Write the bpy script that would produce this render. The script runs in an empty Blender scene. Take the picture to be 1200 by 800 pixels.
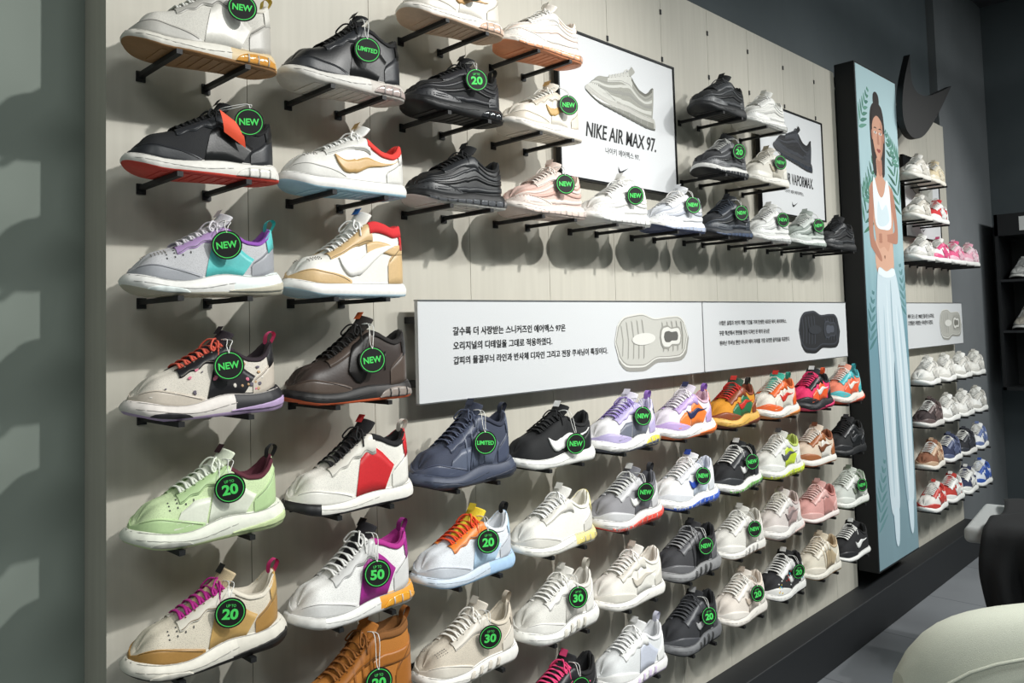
import bpy, math, random
from mathutils import Vector, Matrix
random.seed(7)
H=1.36      # camera height
D=1.46      # camera distance to the display wall
sc=bpy.context.scene
col=sc.collection
# ------------------------------------------------------------ materials
def lin(h):
    h=h.lstrip('#')
    if len(h)==3: h=''.join(c*2 for c in h)
    o=[]
    for i in (0,2,4):
        v=int(h[i:i+2],16)/255
        o.append(v/12.92 if v<=.04045 else ((v+.055)/1.055)**2.4)
    return (o[0],o[1],o[2],1)
def shade(h,f):
    if len(h)==3: h=''.join(c*2 for c in h)
    return ''.join('%02x'%max(0,min(255,int(int(h[i:i+2],16)*f))) for i in (0,2,4))
_m={}
KIND={'fab':(.85,.3,700,.07),'msh':(.8,.3,620,.07),'lea':(.42,.08,250,.04),'rub':(.55,.05,120,.05),'clr':(.12,.02,60,.04),
      'pnt':(.6,.03,40,.03),'ppr':(.7,.02,300,.02),'met':(.35,.03,80,.03),'gls':(.2,.0,30,.02)}
def mat(h,kind='fab',name=None):
    key=(h,kind)
    if key in _m: return _m[key]
    m=bpy.data.materials.new(name or '%s_%s'%(kind,h.strip('#')))
    m.use_nodes=True
    nt=m.node_tree; b=nt.nodes['Principled BSDF']
    r,bs,scale,var=KIND[kind]
    c=lin(h)
    tc=nt.nodes.new('ShaderNodeTexCoord')
    if kind=='msh':
        n=nt.nodes.new('ShaderNodeTexVoronoi'); n.inputs['Scale'].default_value=scale; fo=n.outputs['Distance']
        cr_=nt.nodes.new('ShaderNodeValToRGB'); cr_.color_ramp.elements[0].position=.12; cr_.color_ramp.elements[1].position=.42
        nt.links.new(fo,cr_.inputs[0]); fo=cr_.outputs[0]
    else:
        n=nt.nodes.new('ShaderNodeTexNoise'); n.inputs['Scale'].default_value=scale
        n.inputs['Detail'].default_value=3; fo=n.outputs['Fac']
    nt.links.new(tc.outputs['Object'],n.inputs['Vector'])
    mx=nt.nodes.new('ShaderNodeMix'); mx.data_type='RGBA'
    mx.inputs['A'].default_value=tuple(x*(1-var*(4.2 if kind=='msh' else 2.2)) for x in c[:3])+(1,)
    mx.inputs['B'].default_value=tuple(min(1,x*(1+var*(1 if kind=='msh' else 2.2))) for x in c[:3])+(1,)
    nt.links.new(fo,mx.inputs['Factor'])
    nt.links.new(mx.outputs['Result'],b.inputs['Base Color'])
    b.inputs['Roughness'].default_value=r
    if kind=='clr':
        b.inputs['Coat Weight'].default_value=.6
        b.inputs['Subsurface Weight'].default_value=.15
        b.inputs['Subsurface Radius'].default_value=(.01,.01,.01)
    if kind=='met': b.inputs['Metallic'].default_value=.7
    if bs>0:
        bp=nt.nodes.new('ShaderNodeBump'); bp.inputs['Strength'].default_value=bs
        bp.inputs['Distance'].default_value=.002
        nt.links.new(fo,bp.inputs['Height'])
        nt.links.new(bp.outputs['Normal'],b.inputs['Normal'])
    _m[key]=m
    return m
# ------------------------------------------------------------ mesh builder
class MB:
    def __init__(s): s.v=[];s.f=[];s.m=[];s.mats=[];s.sm=[]
    def mi(s,m):
        if m not in s.mats: s.mats.append(m)
        return s.mats.index(m)
    def grid(s,P,m,closeu=False,closev=False,smooth=True,mf=None):
        o=len(s.v); nu=len(P); nv=len(P[0])
        for r in P: s.v.extend([tuple(p) for p in r])
        for i in range(nu if closeu else nu-1):
            for j in range(nv if closev else nv-1):
                a=o+i*nv+j; b=o+((i+1)%nu)*nv+j; c=o+((i+1)%nu)*nv+(j+1)%nv; d=o+i*nv+(j+1)%nv
                s.f.append((a,b,c,d)); s.m.append(s.mi(mf(i,j) if mf else m)); s.sm.append(smooth)
    def poly(s,pts,m):
        o=len(s.v); s.v.extend([tuple(p) for p in pts]); s.f.append(tuple(range(o,o+len(pts)))); s.m.append(s.mi(m)); s.sm.append(False)
    def box(s,x0,x1,y0,y1,z0,z1,m):
        o=len(s.v)
        s.v.extend([(x0,y0,z0),(x1,y0,z0),(x1,y1,z0),(x0,y1,z0),(x0,y0,z1),(x1,y0,z1),(x1,y1,z1),(x0,y1,z1)])
        for f in ((0,3,2,1),(4,5,6,7),(0,1,5,4),(1,2,6,5),(2,3,7,6),(3,0,4,7)):
            s.f.append(tuple(o+k for k in f)); s.m.append(s.mi(m)); s.sm.append(False)
    def tube(s,pts,r,m,n=6,flat=1.0):
        pts=[Vector(p) for p in pts]; P=[]
        for i,p in enumerate(pts):
            a=pts[max(0,i-1)]; b=pts[min(len(pts)-1,i+1)]
            d=(b-a); d=d.normalized() if d.length>1e-9 else Vector((1,0,0))
            up=Vector((0,0,1)) if abs(d.z)<.9 else Vector((1,0,0))
            u=d.cross(up).normalized(); w=u.cross(d).normalized()
            P.append([p+u*math.cos(2*math.pi*k/n)*r+w*math.sin(2*math.pi*k/n)*r*flat for k in range(n)])
        s.grid(P,m,closev=True)
        s.poly(list(reversed(P[0])),m); s.poly(P[-1],m)
    def build(s,name,parent=None,loc=None,bevel=0,recalc=True):
        me=bpy.data.meshes.new(name); me.from_pydata(s.v,[],s.f)
        for m in s.mats: me.materials.append(m)
        me.polygons.foreach_set('material_index',s.m); me.polygons.foreach_set('use_smooth',s.sm)
        me.update()
        if recalc:
            import bmesh
            bm=bmesh.new(); bm.from_mesh(me); bmesh.ops.recalc_face_normals(bm,faces=bm.faces); bm.to_mesh(me); bm.free()
        ob=bpy.data.objects.new(name,me); col.objects.link(ob)
        if parent: ob.parent=parent
        if loc: ob.location=loc
        if bevel:
            b=ob.modifiers.new('bevel','BEVEL'); b.width=bevel; b.segments=3; b.limit_method='ANGLE'
        return ob
def interp(K,t):
    if t<=K[0][0]: return K[0][1]
    if t>=K[-1][0]: return K[-1][1]
    for i in range(len(K)-1):
        if t<=K[i+1][0]: break
    x0,y0=K[i]; x1,y1=K[i+1]; h=x1-x0
    def tan(j):
        if j<=0: return (K[1][1]-K[0][1])/(K[1][0]-K[0][0])
        if j>=len(K)-1: return (K[-1][1]-K[-2][1])/(K[-1][0]-K[-2][0])
        a=(K[j][1]-K[j-1][1])/(K[j][0]-K[j-1][0]); b=(K[j+1][1]-K[j][1])/(K[j+1][0]-K[j][0])
        return 0 if a*b<=0 else 2*a*b/(a+b)
    m0=tan(i);m1=tan(i+1);u=(t-x0)/h
    return (2*u**3-3*u*u+1)*y0+(u**3-2*u*u+u)*h*m0+(-2*u**3+3*u*u)*y1+(u**3-u*u)*h*m1
def cr(pts,n,closed=False):
    out=[];N=len(pts)
    segs=N if closed else N-1
    for i in range(segs):
        def g(k):
            return Vector(pts[k%N]) if closed else Vector(pts[max(0,min(N-1,k))])
        p0,p1,p2,p3=g(i-1),g(i),g(i+1),g(i+2)
        for k in range(n):
            u=k/n
            out.append(.5*((2*p1)+(p2-p0)*u+(2*p0-5*p1+4*p2-p3)*u*u+(3*p1-p0-3*p2+p3)*u**3))
    if not closed: out.append(Vector(pts[-1]))
    return out
# ------------------------------------------------------------ shoe
LOW=[(0,.040),(.05,.055),(.12,.066),(.22,.072),(.32,.082),(.42,.095),(.52,.107),(.60,.114),(.68,.101),(.76,.090),(.84,.088),(.92,.099),(.97,.113),(1,.117)]
JOR=[(0,.040),(.05,.057),(.12,.069),(.22,.074),(.32,.086),(.42,.103),(.52,.122),(.60,.136),(.68,.131),(.76,.120),(.84,.113),(.92,.119),(.97,.130),(1,.134)]
MID=[(0,.040),(.05,.057),(.12,.069),(.22,.074),(.32,.086),(.42,.103),(.52,.124),(.60,.143),(.68,.150),(.76,.147),(.84,.141),(.92,.146),(1,.152)]
BOOT=[(0,.044),(.05,.060),(.12,.072),(.22,.078),(.32,.088),(.42,.106),(.52,.128),(.60,.146),(.68,.152),(.76,.149),(.84,.149),(.92,.154),(1,.158)]
WT=[(0,.0),(.05,.007),(.15,.014),(.25,.016),(.35,.018),(.5,.020),(.6,.024),(.7,.028),(.8,.028),(.9,.024),(1,.019)]
BW=[(0,.042),(.2,.048),(.33,.050),(.52,.043),(.7,.038),(.85,.038),(1,.036)]
LL=.268
def shoe_mesh(sp,N=44):
    mb=MB()
    kind=sp.get('kind','run'); fl=sp['fl']
    ft,ht={'run':(.021,.034),'chunk':(.026,.043),'court':(.025,.028),'mid':(.025,.029),'boot':(.030,.036),'slim':(.016,.022)}[kind]
    ZC={'mid':MID,'boot':BOOT}.get(kind,LOW)
    if sp.get('hi'): ZC=JOR
    C=lambda k,d='b': sp.get(k,sp.get(d))
    def end(t):
        e=1.0
        if t<.15: e=math.sqrt(max(0,1-(1-t/.15)**2))
        if t>.86: e=min(e,math.sqrt(max(0,1-((t-.86)/.14)**2)))
        return e
    half=lambda t: interp(BW,t)*end(t)
    cy=lambda t: .005*math.cos(t*math.pi*1.3)
    X=lambda t:(t-.5)*LL
    zb=lambda t: .016*max(0,1-t/.25)**2+.005*max(0,(t-.85)/.15)**2
    wav=sp.get('wave',{'run':.0018,'chunk':.0038}.get(kind,0))
    zt=lambda t: ft+(ht-ft)*(3*t*t-2*t**3)+ .010*max(0,1-t/.22)**2+wav*math.sin(t*13+.6)
    zc=lambda t: interp(ZC,t)*sp.get('hs',1.0)+(ht-.032)*t+(ft-.021)*(1-t)
    gr=.0009 if kind in('run','chunk') else 0
    def Ss(t,b,sd):
        o=.0035*math.sin(math.pi*min(1,b*1.1))+.002*(1-b)+gr*math.sin(t*95)*math.sin(math.pi*b)-.002*(b>.95)
        if kind=='chunk': o+=.003*math.sin(math.pi*b)
        ex=(.012 if kind=='chunk' else .007)*max(0,(t-.8)/.2)**2*(1-b*.6) if kind in('run','chunk') else 0
        return Vector((X(t)*(1+o/.14)+ex, cy(t)+sd*half(t)*(1+o/.045), zb(t)+(zt(t)-zb(t))*b))
    def U(t,a,sd):
        wb=half(t)*.955; wt=min(interp(WT,t)*end(t),.8*wb); z0=zt(t)-.005; ang=min(max(a,0),1)*math.pi/2
        y=wt+(wb-wt)*max(0,math.cos(ang))**.70; z=z0+(zc(t)-z0)*max(0,math.sin(ang))**(.95 if t<.5 else 1.05)
        x=X(t)*.965
        if t<.2: x+=.014*(1-t/.2)*(1-math.cos(ang))
        if t>.84: x+=((t-.84)/.16)*(.004*math.sin(math.pi*a)-.012*a+.009*a**4)
        return Vector((x,cy(t)+sd*y,z))
    def nrm(F,t,a,sd):
        t=min(max(t,.012),.988); a2=min(max(a,.02),.97)
        e=.008; P=F(t,a2,sd)
        n=(F(min(t+e,.999),a2,sd)-F(max(t-e,.001),a2,sd)).cross(F(t,min(a2+.02,1),sd)-F(t,max(a2-.02,0),sd))
        if n.length<1e-12: return Vector((0,sd,0))
        n.normalize(); c=Vector((X(t)*.88,cy(t),zt(t)+.012 if F is U else P.z))
        return -n if n.dot(P-c)<0 else n
    def strip(F,lo,hi,m,off=.0018,k=4,sides=(-1,1)):
        for sd in sides:
            P=[]
            for (t0,a0),(t1,a1) in zip(lo,hi):
                row=[]
                for q in range(k+1):
                    u=q/k; t=t0+(t1-t0)*u; a=a0+(a1-a0)*u
                    n=nrm(F,t,a,sd); p=F(t,a,sd)
                    if q==0: row.append(p-n*.0004)
                    row.append(p+n*off)
                    if q==k: row.append(p-n*.0004)
                P.append(row)
            mb.grid(P,m)
    def band(F,ta,tb,flo,fhi,m,n=16,off=.0018,k=4,sides=(-1,1)):
        g=lambda f,t:(f(t) if callable(f) else f)
        ts=[ta+(tb-ta)*i/n for i in range(n+1)]
        strip(F,[(t,g(flo,t)) for t in ts],[(t,g(fhi,t)) for t in ts],m,off,k,sides)
    TS=[.5*(1-math.cos(math.pi*i/N)) for i in range(N+1)]
    sn=lambda v,p: max(0.0,math.sin(v))**p
    sole=mat(C('sole'),'rub'); out=mat(C('out','sole'),'rub'); sole2=mat(C('sole2','sole'),'rub')
    P=[]
    for t in TS:
        r=[Vector((X(t),cy(t),zb(t)))]
        bs=[0,.16,.3,.5,.7,.88,1]
        r+= [Ss(t,b,1) for b in bs]
        r.append(Vector((X(t),cy(t),zt(t))))
        r+= [Ss(t,b,-1) for b in reversed(bs)]
        P.append(r)
    sp2=sp.get('split',.62)
    def mf(i,j):
        if j in(0,1,14,15): return out
        return sole2 if TS[i]>sp2 else sole
    mb.grid(P,sole,closev=True,mf=mf)
    for i in range(11):
        t=.2+.068*i; w=half(t)*.8
        mb.box(X(t)-.006,X(t)+.006,cy(t)-w,cy(t)+w,zb(t)-.0012,zb(t)+.003,out)
    gl=mat(shade(C('sole'),.78),'rub')
    if N>30:
        if kind in('run','chunk'):
            band(Ss,.04,.64,lambda t:.46+.10*math.sin(t*11),lambda t:.50+.10*math.sin(t*11),gl,n=22,off=.0004,k=1)
        band(Ss,.01,.99,.91,.955,gl,n=30,off=.0004,k=1)
    if 'a' in fl:
        band(Ss,.66,.955,lambda t:.16,lambda t:.18+.58*sn(math.pi*(t-.66)/.295,.5),mat(C('air','sole'),'clr'),off=.002)
        for q in(.74,.81,.88): strip(Ss,[(q,.18),(q+.008,.18)],[(q,.66),(q+.008,.66)],gl,off=.003,k=2)
    if 'A' in fl:
        band(Ss,.10,.975,lambda t:.16,lambda t:.30+.32*t,mat(C('air','sole'),'clr'),n=30,off=.002)
        for q in range(9):
            a=.16+.09*q; strip(Ss,[(a,.17),(a+.01,.17)],[(a,.28+.32*a),(a+.01,.28+.32*a)],gl,off=.003,k=1)
    if 't' in fl: band(Ss,.0,.17,.1,.95,out,n=10,off=.0014)
    if 'z' in fl:
        zl=mat(C('line'),'rub') if 'line' in sp else gl
        for k in range(4):
            a=.36+.10*k
            strip(Ss,[(a,.2),(a+.02,.18),(a+.045,.2)],[(a+.03,.72),(a+.05,.78),(a+.065,.68)],zl)
    elif kind=='chunk':   # sculpted heel clip and forefoot crash pad
        band(Ss,.60,.97,lambda t:.20,lambda t:.22+.9*(t-.60),out,n=14,off=.0022)
        band(Ss,.10,.34,lambda t:.18,lambda t:.19+.33*sn(math.pi*(t-.10)/.24,.6),sole2 if 'sole2' in sp else gl,n=12,off=.0018)
    # upper
    base=mat(C('b'),sp.get('mk','msh' if kind in('run','chunk') and N>40 else 'fab')); lin_=mat(C('lin'),'fab'); NA=10; t0=.60
    TU=sorted(TS+[t0-.002,t0+.002]); P=[]
    for t in TU:
        wb=half(t)*.955; wt=min(interp(WT,t)*end(t),.8*wb)
        o=[U(t,j/NA,1) for j in range(NA+1)]; top=o[-1]
        if t<t0: inn=[(wt*.72,.002,0),(wt*.48,.0032,0),(wt*.24,.0038,0)]; cz=top.z+.004
        else:
            inn=[(max(wt-.0035,0),.0026,0),(max(wt-.0085,0),-.004,0),(max(wt-.009,0),-(top.z-zt(t)-.012),0)]; cz=zt(t)+.008
        sh=-.012*max(0,(t-.88)/.12) if t>=t0 else 0
        R=[Vector((top.x+sh*(k+1)/3,cy(t)+y,top.z+z)) for k,(y,z,_) in enumerate(inn)]
        Lr=[Vector((p.x,2*cy(t)-p.y,p.z)) for p in R]
        P.append([U(t,j/NA,-1) for j in range(NA+1)]+Lr+[Vector((top.x+sh,cy(t),cz))]+list(reversed(R))+list(reversed(o)))
    def mfu(i,j):
        if TU[i]>=t0-.003 and NA<=j<=NA+7: return lin_
        return base
    mb.grid(P,base,mf=mfu)
    ov=mat(C('o'),sp.get('ok','lea')); o2=mat(C('o2','o'),'lea')
    st=mat(shade(C('o'),.66),'fab')
    if 'w' in fl:
        for k,(a,b) in enumerate(((.08,.17),(.26,.34),(.42,.50),(.58,.64))):
            band(U,.03,.97,lambda t:a+.03*math.sin(t*9+k),lambda t:b+.03*math.sin(t*9+k),ov if k%2==0 else o2,n=34,k=2,off=.0018)
    if 'q' in fl:
        lo=cr([(.44,.02,0),(.52,.02,0),(.63,.02,0),(.71,.02,0)],5); hi=cr([(.50,.52,0),(.59,.60,0),(.69,.52,0),(.80,.36,0)],5)
        strip(U,[(p.x,p.y) for p in lo],[(p.x,p.y) for p in hi],o2,off=.0014)
    if 'm' in fl:
        band(U,.0,.42,.0,lambda t:.44-.38*min(1,t/.42)**1.5,ov,n=22)
        if N>40: band(U,.03,.40,lambda t:.40-.38*(t/.42)**1.5,lambda t:.412-.38*(t/.42)**1.5,st,n=22,off=.0023,k=1)
    if 'c' in fl: band(U,.0,.17,.0,1.0,o2,n=12,off=.0016)
    if 'f' in fl:
        lo=[(.2+.02*i,.0) for i in range(12)]; hi=[(.27+.018*i,.50-.02*abs(i-5)) for i in range(12)]
        strip(U,lo,hi,o2)
    if 'e' in fl:
        e_lo=lambda t:.60-.14*max(0,(t-.45)/.2)+.03*math.sin(t*60)*('q' in fl)
        eo=mat(sp['ey'],'lea') if 'ey' in sp else ov
        band(U,.27,.64,e_lo,1.0,eo,n=26,off=.0020)
        if N>40: band(U,.28,.63,lambda t:e_lo(t)+.035,lambda t:e_lo(t)+.05,st,n=26,off=.0025,k=1)
        for q in range(5):
            a=.32+.06*q; strip(U,[(a,.86),(a+.008,.86)],[(a,.90),(a+.008,.90)],st,off=.0028,k=1)
    if 'h' in fl:
        hh=lambda t:max(0,(t-.78)/.22)**.6
        band(U,.78,1.0,.0,lambda t:.22+.36*hh(t),ov,n=14)
        if N>40: band(U,.80,1.0,lambda t:.19+.34*hh(t),lambda t:.205+.34*hh(t),st,n=14,off=.0023,k=1)
    if 'k' in fl: band(U,.91,1.0,.42,1.0,o2,n=8,off=.0024)
    if 'g' in fl: band(U,.62,1.0,.64,1.0,mat(C('lin'),'fab'),n=20,off=.003)
    else:
        band(U,.62,.97,.74,1.0,mat(shade(C('lin'),1.06),'fab'),n=18,off=.0022)
    if 'H' in fl:
        band(U,.58,1.0,.36,.50,ov,n=18,off=.0022)
    if 'x' in fl:
        for k in range(4):
            a=.40+.07*k
            strip(U,[(a,.05),(a+.014,.05)],[(a+.02,.95),(a+.034,.95)],o2,k=8,off=.0024)
    if 'W' in fl:  # big side lace wing
        lo=cr([(.40,.30,0),(.46,.12,0),(.52,.10,0),(.57,.22,0)],4); hi=cr([(.40,.34,0),(.45,.74,0),(.52,.80,0),(.60,.82,0)],4)
        strip(U,[(p.x,p.y) for p in lo],[(p.x,p.y) for p in hi],o2,off=.004)
        for q in range(4):
            a=.62+.035*q; strip(U,[(a,.22),(a+.008,.22)],[(a+.01,.50),(a+.018,.50)],o2,k=3,off=.002)
    if 'v' in fl:
        for k in range(3):
            for q in range(4):
                a=.20+.05*q; b=.50+.13*k
                strip(U,[(a,b),(a+.008,b)],[(a,b+.05),(a+.008,b+.05)],mat('555555','fab'),k=2,off=.0008)
    if 'o' in fl:   # toe perforations
        for k in range(5):
            for q in range(3):
                a=.10+.025*k; b=.72+.1*q
                strip(U,[(a,b),(a+.006,b)],[(a,b+.025),(a+.006,b+.025)],mat('77746e','fab'),k=1,off=.0022)
    if 'p' in fl:
        rnd=random.Random(sum(map(ord,sp['b']))); pc=[mat(c,'fab') for c in sp.get('pc',('d88','444','b9a','e8b04a'))]
        for k in range(26):
            t=rnd.uniform(.08,.92); a=rnd.uniform(.1,.62); r=rnd.uniform(.006,.014); m=pc[k%len(pc)]
            lo=[];hi=[]
            for q in range(7):
                th=math.pi*q/6; lo.append((t-r*math.cos(th),a-r*3*math.sin(th))); hi.append((t-r*math.cos(th),a+r*2.5*math.sin(th)))
            strip(U,lo,hi,m,k=3,off=.0021)
    if 's' in fl or 'S' in fl:
        z=1.0 if 'S' in fl else .72
        f=lambda t,a:(.56+(t-.56)*z,.36+(a-.42)*z)
        lo=cr([f(.33,.62)+(0,),f(.345,.38)+(0,),f(.40,.20)+(0,),f(.50,.20)+(0,),f(.66,.34)+(0,),f(.90,.62)+(0,)],6)
        hi=cr([f(.33,.62)+(0,),f(.38,.46)+(0,),f(.44,.40)+(0,),f(.54,.43)+(0,),f(.70,.48)+(0,),f(.90,.62)+(0,)],6)
        strip(U,[(p.x,p.y) for p in lo],[(p.x,p.y) for p in hi],mat(C('sw','o'),'lea'),off=.0034)
    # tongue
    ton=mat(C('ton'),'fab'); topz=zc(.60)+sp.get('th',.027)
    path=cr([(X(.36)*.965,0,zc(.36)+.0045),(X(.46)*.965,0,zc(.46)+.0055),(X(.56)*.965,0,zc(.56)+.008),(X(.60)*.965+.002,0,(zc(.60)+topz)/2+.003),(X(.60)*.965+.010,0,topz)],5)
    P=[]
    for i,c in enumerate(path):
        a=path[max(0,i-1)];b=path[min(len(path)-1,i+1)];d=(b-a).normalized(); n=Vector((-d.z,0,d.x))
        u=i/(len(path)-1); w=.013+.015*min(1,u*1.5); th=.003+.0055*u
        if i==len(path)-1: th*=.5; w*=.88
        r=[]
        for k in range(14):
            g=2*math.pi*k/14; yy=math.cos(g)*w
            r.append(c+Vector((0,cy(.55)+yy,0))+n*(math.sin(g)*th-(yy*yy)/w*.30))
        P.append(r)
    mb.grid(P,ton,closev=True); mb.poly(P[-1],ton)
    c=path[-3]; d=(path[-1]-path[-4]).normalized(); n=Vector((-abs(d.z),0,abs(d.x)))
    lab=mat(C('lab','sw'),'fab') if ('sw' in sp or 'lab' in sp) else ton
    q=[c+n*.0105+Vector((0,cy(.55)+y,0))+d*z for y,z in((-.011,-.008),(.011,-.008),(.011,.009),(-.011,.009))]
    mb.poly(q,lab)
    # laces
    lc=mat(C('lace','ton'),'fab')
    n=7
    for i in range(n):
        t=.300+.255*i/(n-1)
        for sg in (-1,1):
            a=U(t,.92,-sg)+nrm(U,t,.92,-sg)*.0026; tb=min(t+.020,.597); b=U(tb,.93,sg)+nrm(U,tb,.93,sg)*.0026
            m=Vector(((a.x+b.x)/2,(a.y+b.y)/2,zc((t+tb)/2)+.0075+.003*i/n))
            pts=cr([a,Vector((a.x*.7+m.x*.3,a.y*.6+m.y*.4,m.z*.80+a.z*.20)),m,Vector((b.x*.7+m.x*.3,b.y*.6+m.y*.4,m.z*.80+b.z*.20)),b],3)
            mb.tube(pts,.0034,lc,6,.42)
    kx=X(.575)*.965; kz=zc(.575)+.0135; ky=cy(.58)
    for sg in(-1,1):
        mb.tube(cr([(kx,ky,kz),(kx-.010,ky+sg*.013,kz+.001),(kx-.020,ky+sg*.024,kz-.013),(kx-.015,ky+sg*.026,kz-.019),(kx-.004,ky+sg*.016,kz-.006),(kx,ky,kz)],4),.0018,lc,5)
        mb.tube(cr([(kx,ky,kz),(kx-.003,ky+sg*.018,kz-.004),(kx-.008,ky+sg*.029,kz-.018),(kx-.010,ky+sg*.034,kz-.032)],4),.0017,lc,5)
    mb.tube([(kx-.003,ky-.005,kz),(kx,ky,kz+.001),(kx+.002,ky+.005,kz)],.0036,lc,6)
    if 'loop' in sp:
        lp=mat(sp['loop'],'fab'); xh=X(1)*.965-.004; z=zc(1)
        pa=cr([(xh-.004,0,z-.012),(xh+.006,0,z+.002),(xh+.011,0,z+.014),(xh+.004,0,z+.020),(xh-.006,0,z+.012),(xh-.008,0,z-.004)],4)
        for dx,dz in((0,0),(-.0012,-.0008)):
            mb.grid([[p+Vector((dx,cy(1)+y,dz)) for y in(-.0065,-.003,0,.003,.0065)] for p in pa],lp)
    tagpos=None
    if sp.get('tag'):
        tx=sp.get('tx',.018); tz=sp.get('tz',.080)+(ht-.034); tagpos=(tx,-.060,tz)
        kx=X(.58)*.965; kz=zc(.58)+.012
        mb.tube(cr([(kx,-.012,kz),(kx+.004,-.038,kz+.002),(tx-.002,-.056,tz+.034),(tx,-.0605,tz+.022)],5),.0008,mat('e8e8e4','ppr'),5)
        mb.tube(cr([(kx-.004,-.010,kz),(kx+.012,-.040,kz),(tx+.004,-.057,tz+.034),(tx,-.0605,tz+.022)],5),.0008,mat('e8e8e4','ppr'),5)
    if sp.get('htag'):
        m=mat(sp['htag'],'ppr'); P=[]
        for i in range(6):
            u=i/5; P.append([Vector((.030+.008*u+x,-.052-.004*math.sin(u*3),.108-.040*u-x*.6)) for x in(-.020,-.007,.007,.020)])
        mb.grid(P,m)
    return mb,tagpos
# ------------------------------------------------------------ text helper
_txt={}
def text_curve(body,bold=0.0,sh=0.0):
    k=(body,bold,sh)
    if k in _txt: return _txt[k]
    c=bpy.data.curves.new('lettering','FONT'); c.body=body; c.align_x='LEFT'; c.align_y='BOTTOM_BASELINE'
    c.offset=bold; c.shear=sh; c.extrude=.0; c.resolution_u=3
    o=bpy.data.objects.new('tmp',c); col.objects.link(o); bpy.context.view_layer.update()
    bb=[Vector(v) for v in o.bound_box]
    x0=min(v.x for v in bb);x1=max(v.x for v in bb);y0=min(v.y for v in bb);y1=max(v.y for v in bb)
    col.objects.unlink(o); bpy.data.objects.remove(o)
    _txt[k]=(c,x0,max(x1-x0,.01),y0,max(y1-y0,.01)); return _txt[k]
def put_text(body,m,parent,name,x0,y,z0,w,h=None,bold=0.0,sh=0.0):
    """flat lettering facing -y; x0/z0 lower-left, w width, optional h"""
    c,tx,tw,ty,th=text_curve(body,bold,sh)
    if not c.materials: c.materials.append(m)
    o=bpy.data.objects.new(name,c); col.objects.link(o); o.parent=parent
    sx=w/tw; sy=(h/th) if h else sx
    o.scale=(sx,sy,1); o.rotation_euler=(math.pi/2,0,0)
    o.location=(x0-tx*sx,y,z0-ty*sy)
    return o
# ------------------------------------------------------------ tags
GREEN=mat('54ec6c','ppr','tag_green'); TBLK=mat('0c0f0d','ppr','tag_black')
def tag_mesh():
    mb=MB(); r=.0262; n=36
    ring=lambda r,y:[(r*math.cos(2*math.pi*k/n),y,r*math.sin(2*math.pi*k/n)) for k in range(n)]
    mb.grid([ring(r,.0006),ring(r,-.0006)],TBLK,closev=True,smooth=False)
    mb.poly(ring(r,-.0006),TBLK); mb.poly(ring(r,.0006),TBLK)
    mb.grid([ring(.0235,-.0009),ring(.0222,-.0009)],GREEN,closev=True,smooth=False)
    ob=mb.build('tmp_tag'); me=ob.data; me.name='tag_disc'; bpy.data.objects.remove(ob); return me
TAGME=tag_mesh()
def add_tag(shoe,pos,body,rz):
    e=bpy.data.objects.new('price_tag',TAGME); col.objects.link(e); e.parent=shoe
    e.location=pos; e.rotation_euler=(math.radians(random.uniform(-6,6)),math.radians(random.uniform(-8,8)),rz)
    if body=='NEW': put_text('NEW',GREEN,e,'tag_lettering',-.0175,-.0012,-.006,.035,.0125,.03)
    elif body=='LIM': put_text('LIMITED',GREEN,e,'tag_lettering',-.0195,-.0012,-.0045,.039,.009,.03)
    else:
        put_text(body,GREEN,e,'tag_lettering',-.0135,-.0012,-.0115,.027,.019,.04)
        put_text('UP TO',GREEN,e,'tag_lettering_small',-.008,-.0012,.0100,.016,.005,.01)
# ------------------------------------------------------------ shoe table
ROW=[.625-.2037*i for i in range(9)]
CX=lambda i:.598+.2932*i if i<12 else 4.26+.262*(i-12)
T=[]
def A(c,r,fl,**k): k['fl']=fl; T.append((c,r,k))
A(0,1,'meqhka',kind='run',hi=1,b='cbc8c0',o='b9b6af',o2='dddad2',sw='8e8c88',sole='dcd8ce',out='a67c52',sole2='d8c29a',air='d79a48',ton='d8d4ca',lace='f0efe9',lin='c2bdb2',tag='NEW',tx=.05,tz=.1,lab='e6c93c',loop='d9c15a')
A(0,2,'mehqak',kind='run',b='1a1b1e',o='2b2d31',o2='101113',sole='e4e1da',out='d9483a',air='f1efe8',ton='16171a',lace='0f1012',lin='121214',tag='NEW',tx=.062,tz=.103,htag='e8512e')
A(0,3,'meqhkvo',kind='chunk',b='c3c3c6',o='a2a4aa',ey='b295c4',o2='5fc8c6',sole='efeeea',out='c9c3b0',sole2='e8f0ee',ton='d4d2d6',lace='dcd9df',lin='8a50aa',loop='3fc4be',tag='NEW')
A(0,4,'meqhkp',kind='chunk',b='d9d2c6',o='cfc4b6',ey='1d1c20',o2='1d1c20',sole='e3dcd6',out='bda4cc',sole2='242327',ton='2a2229',lace='d9604c',lin='2a1f26',loop='f0548a',tag='NEW',pc=('e08098','6b6570','c7a27a','ece6dc'))
A(0,5,'mefqhv',kind='chunk',b='cfe3b2',o='bcd8a0',o2='e6ead9',sole='e6e8da',out='cbdba6',ton='dfe6cf',lace='e9efdf',lin='54222e',loop='2a2b2c',lab='3a1620',tag='20')
A(0,6,'meqhkv',kind='chunk',b='d9d0be',o='ae8448',ey='e2dccf',o2='c8a262',sole='e9e4d8',out='1d1b19',sole2='ddd8cc',ton='cbb795',lace='b02486',lin='d7cfc0',loop='d03078',lab='222222',tag='20')
A(1,1,'mehqak',kind='run',hi=1,b='17181a',o='2c2e32',o2='0e0f10',mk='lea',sole='d9d6d0',out='cfcac2',sole2='c9c2ba',air='b9a9a4',ton='1b1c1e',lace='101113',lin='141416',tag='LIM')
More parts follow.
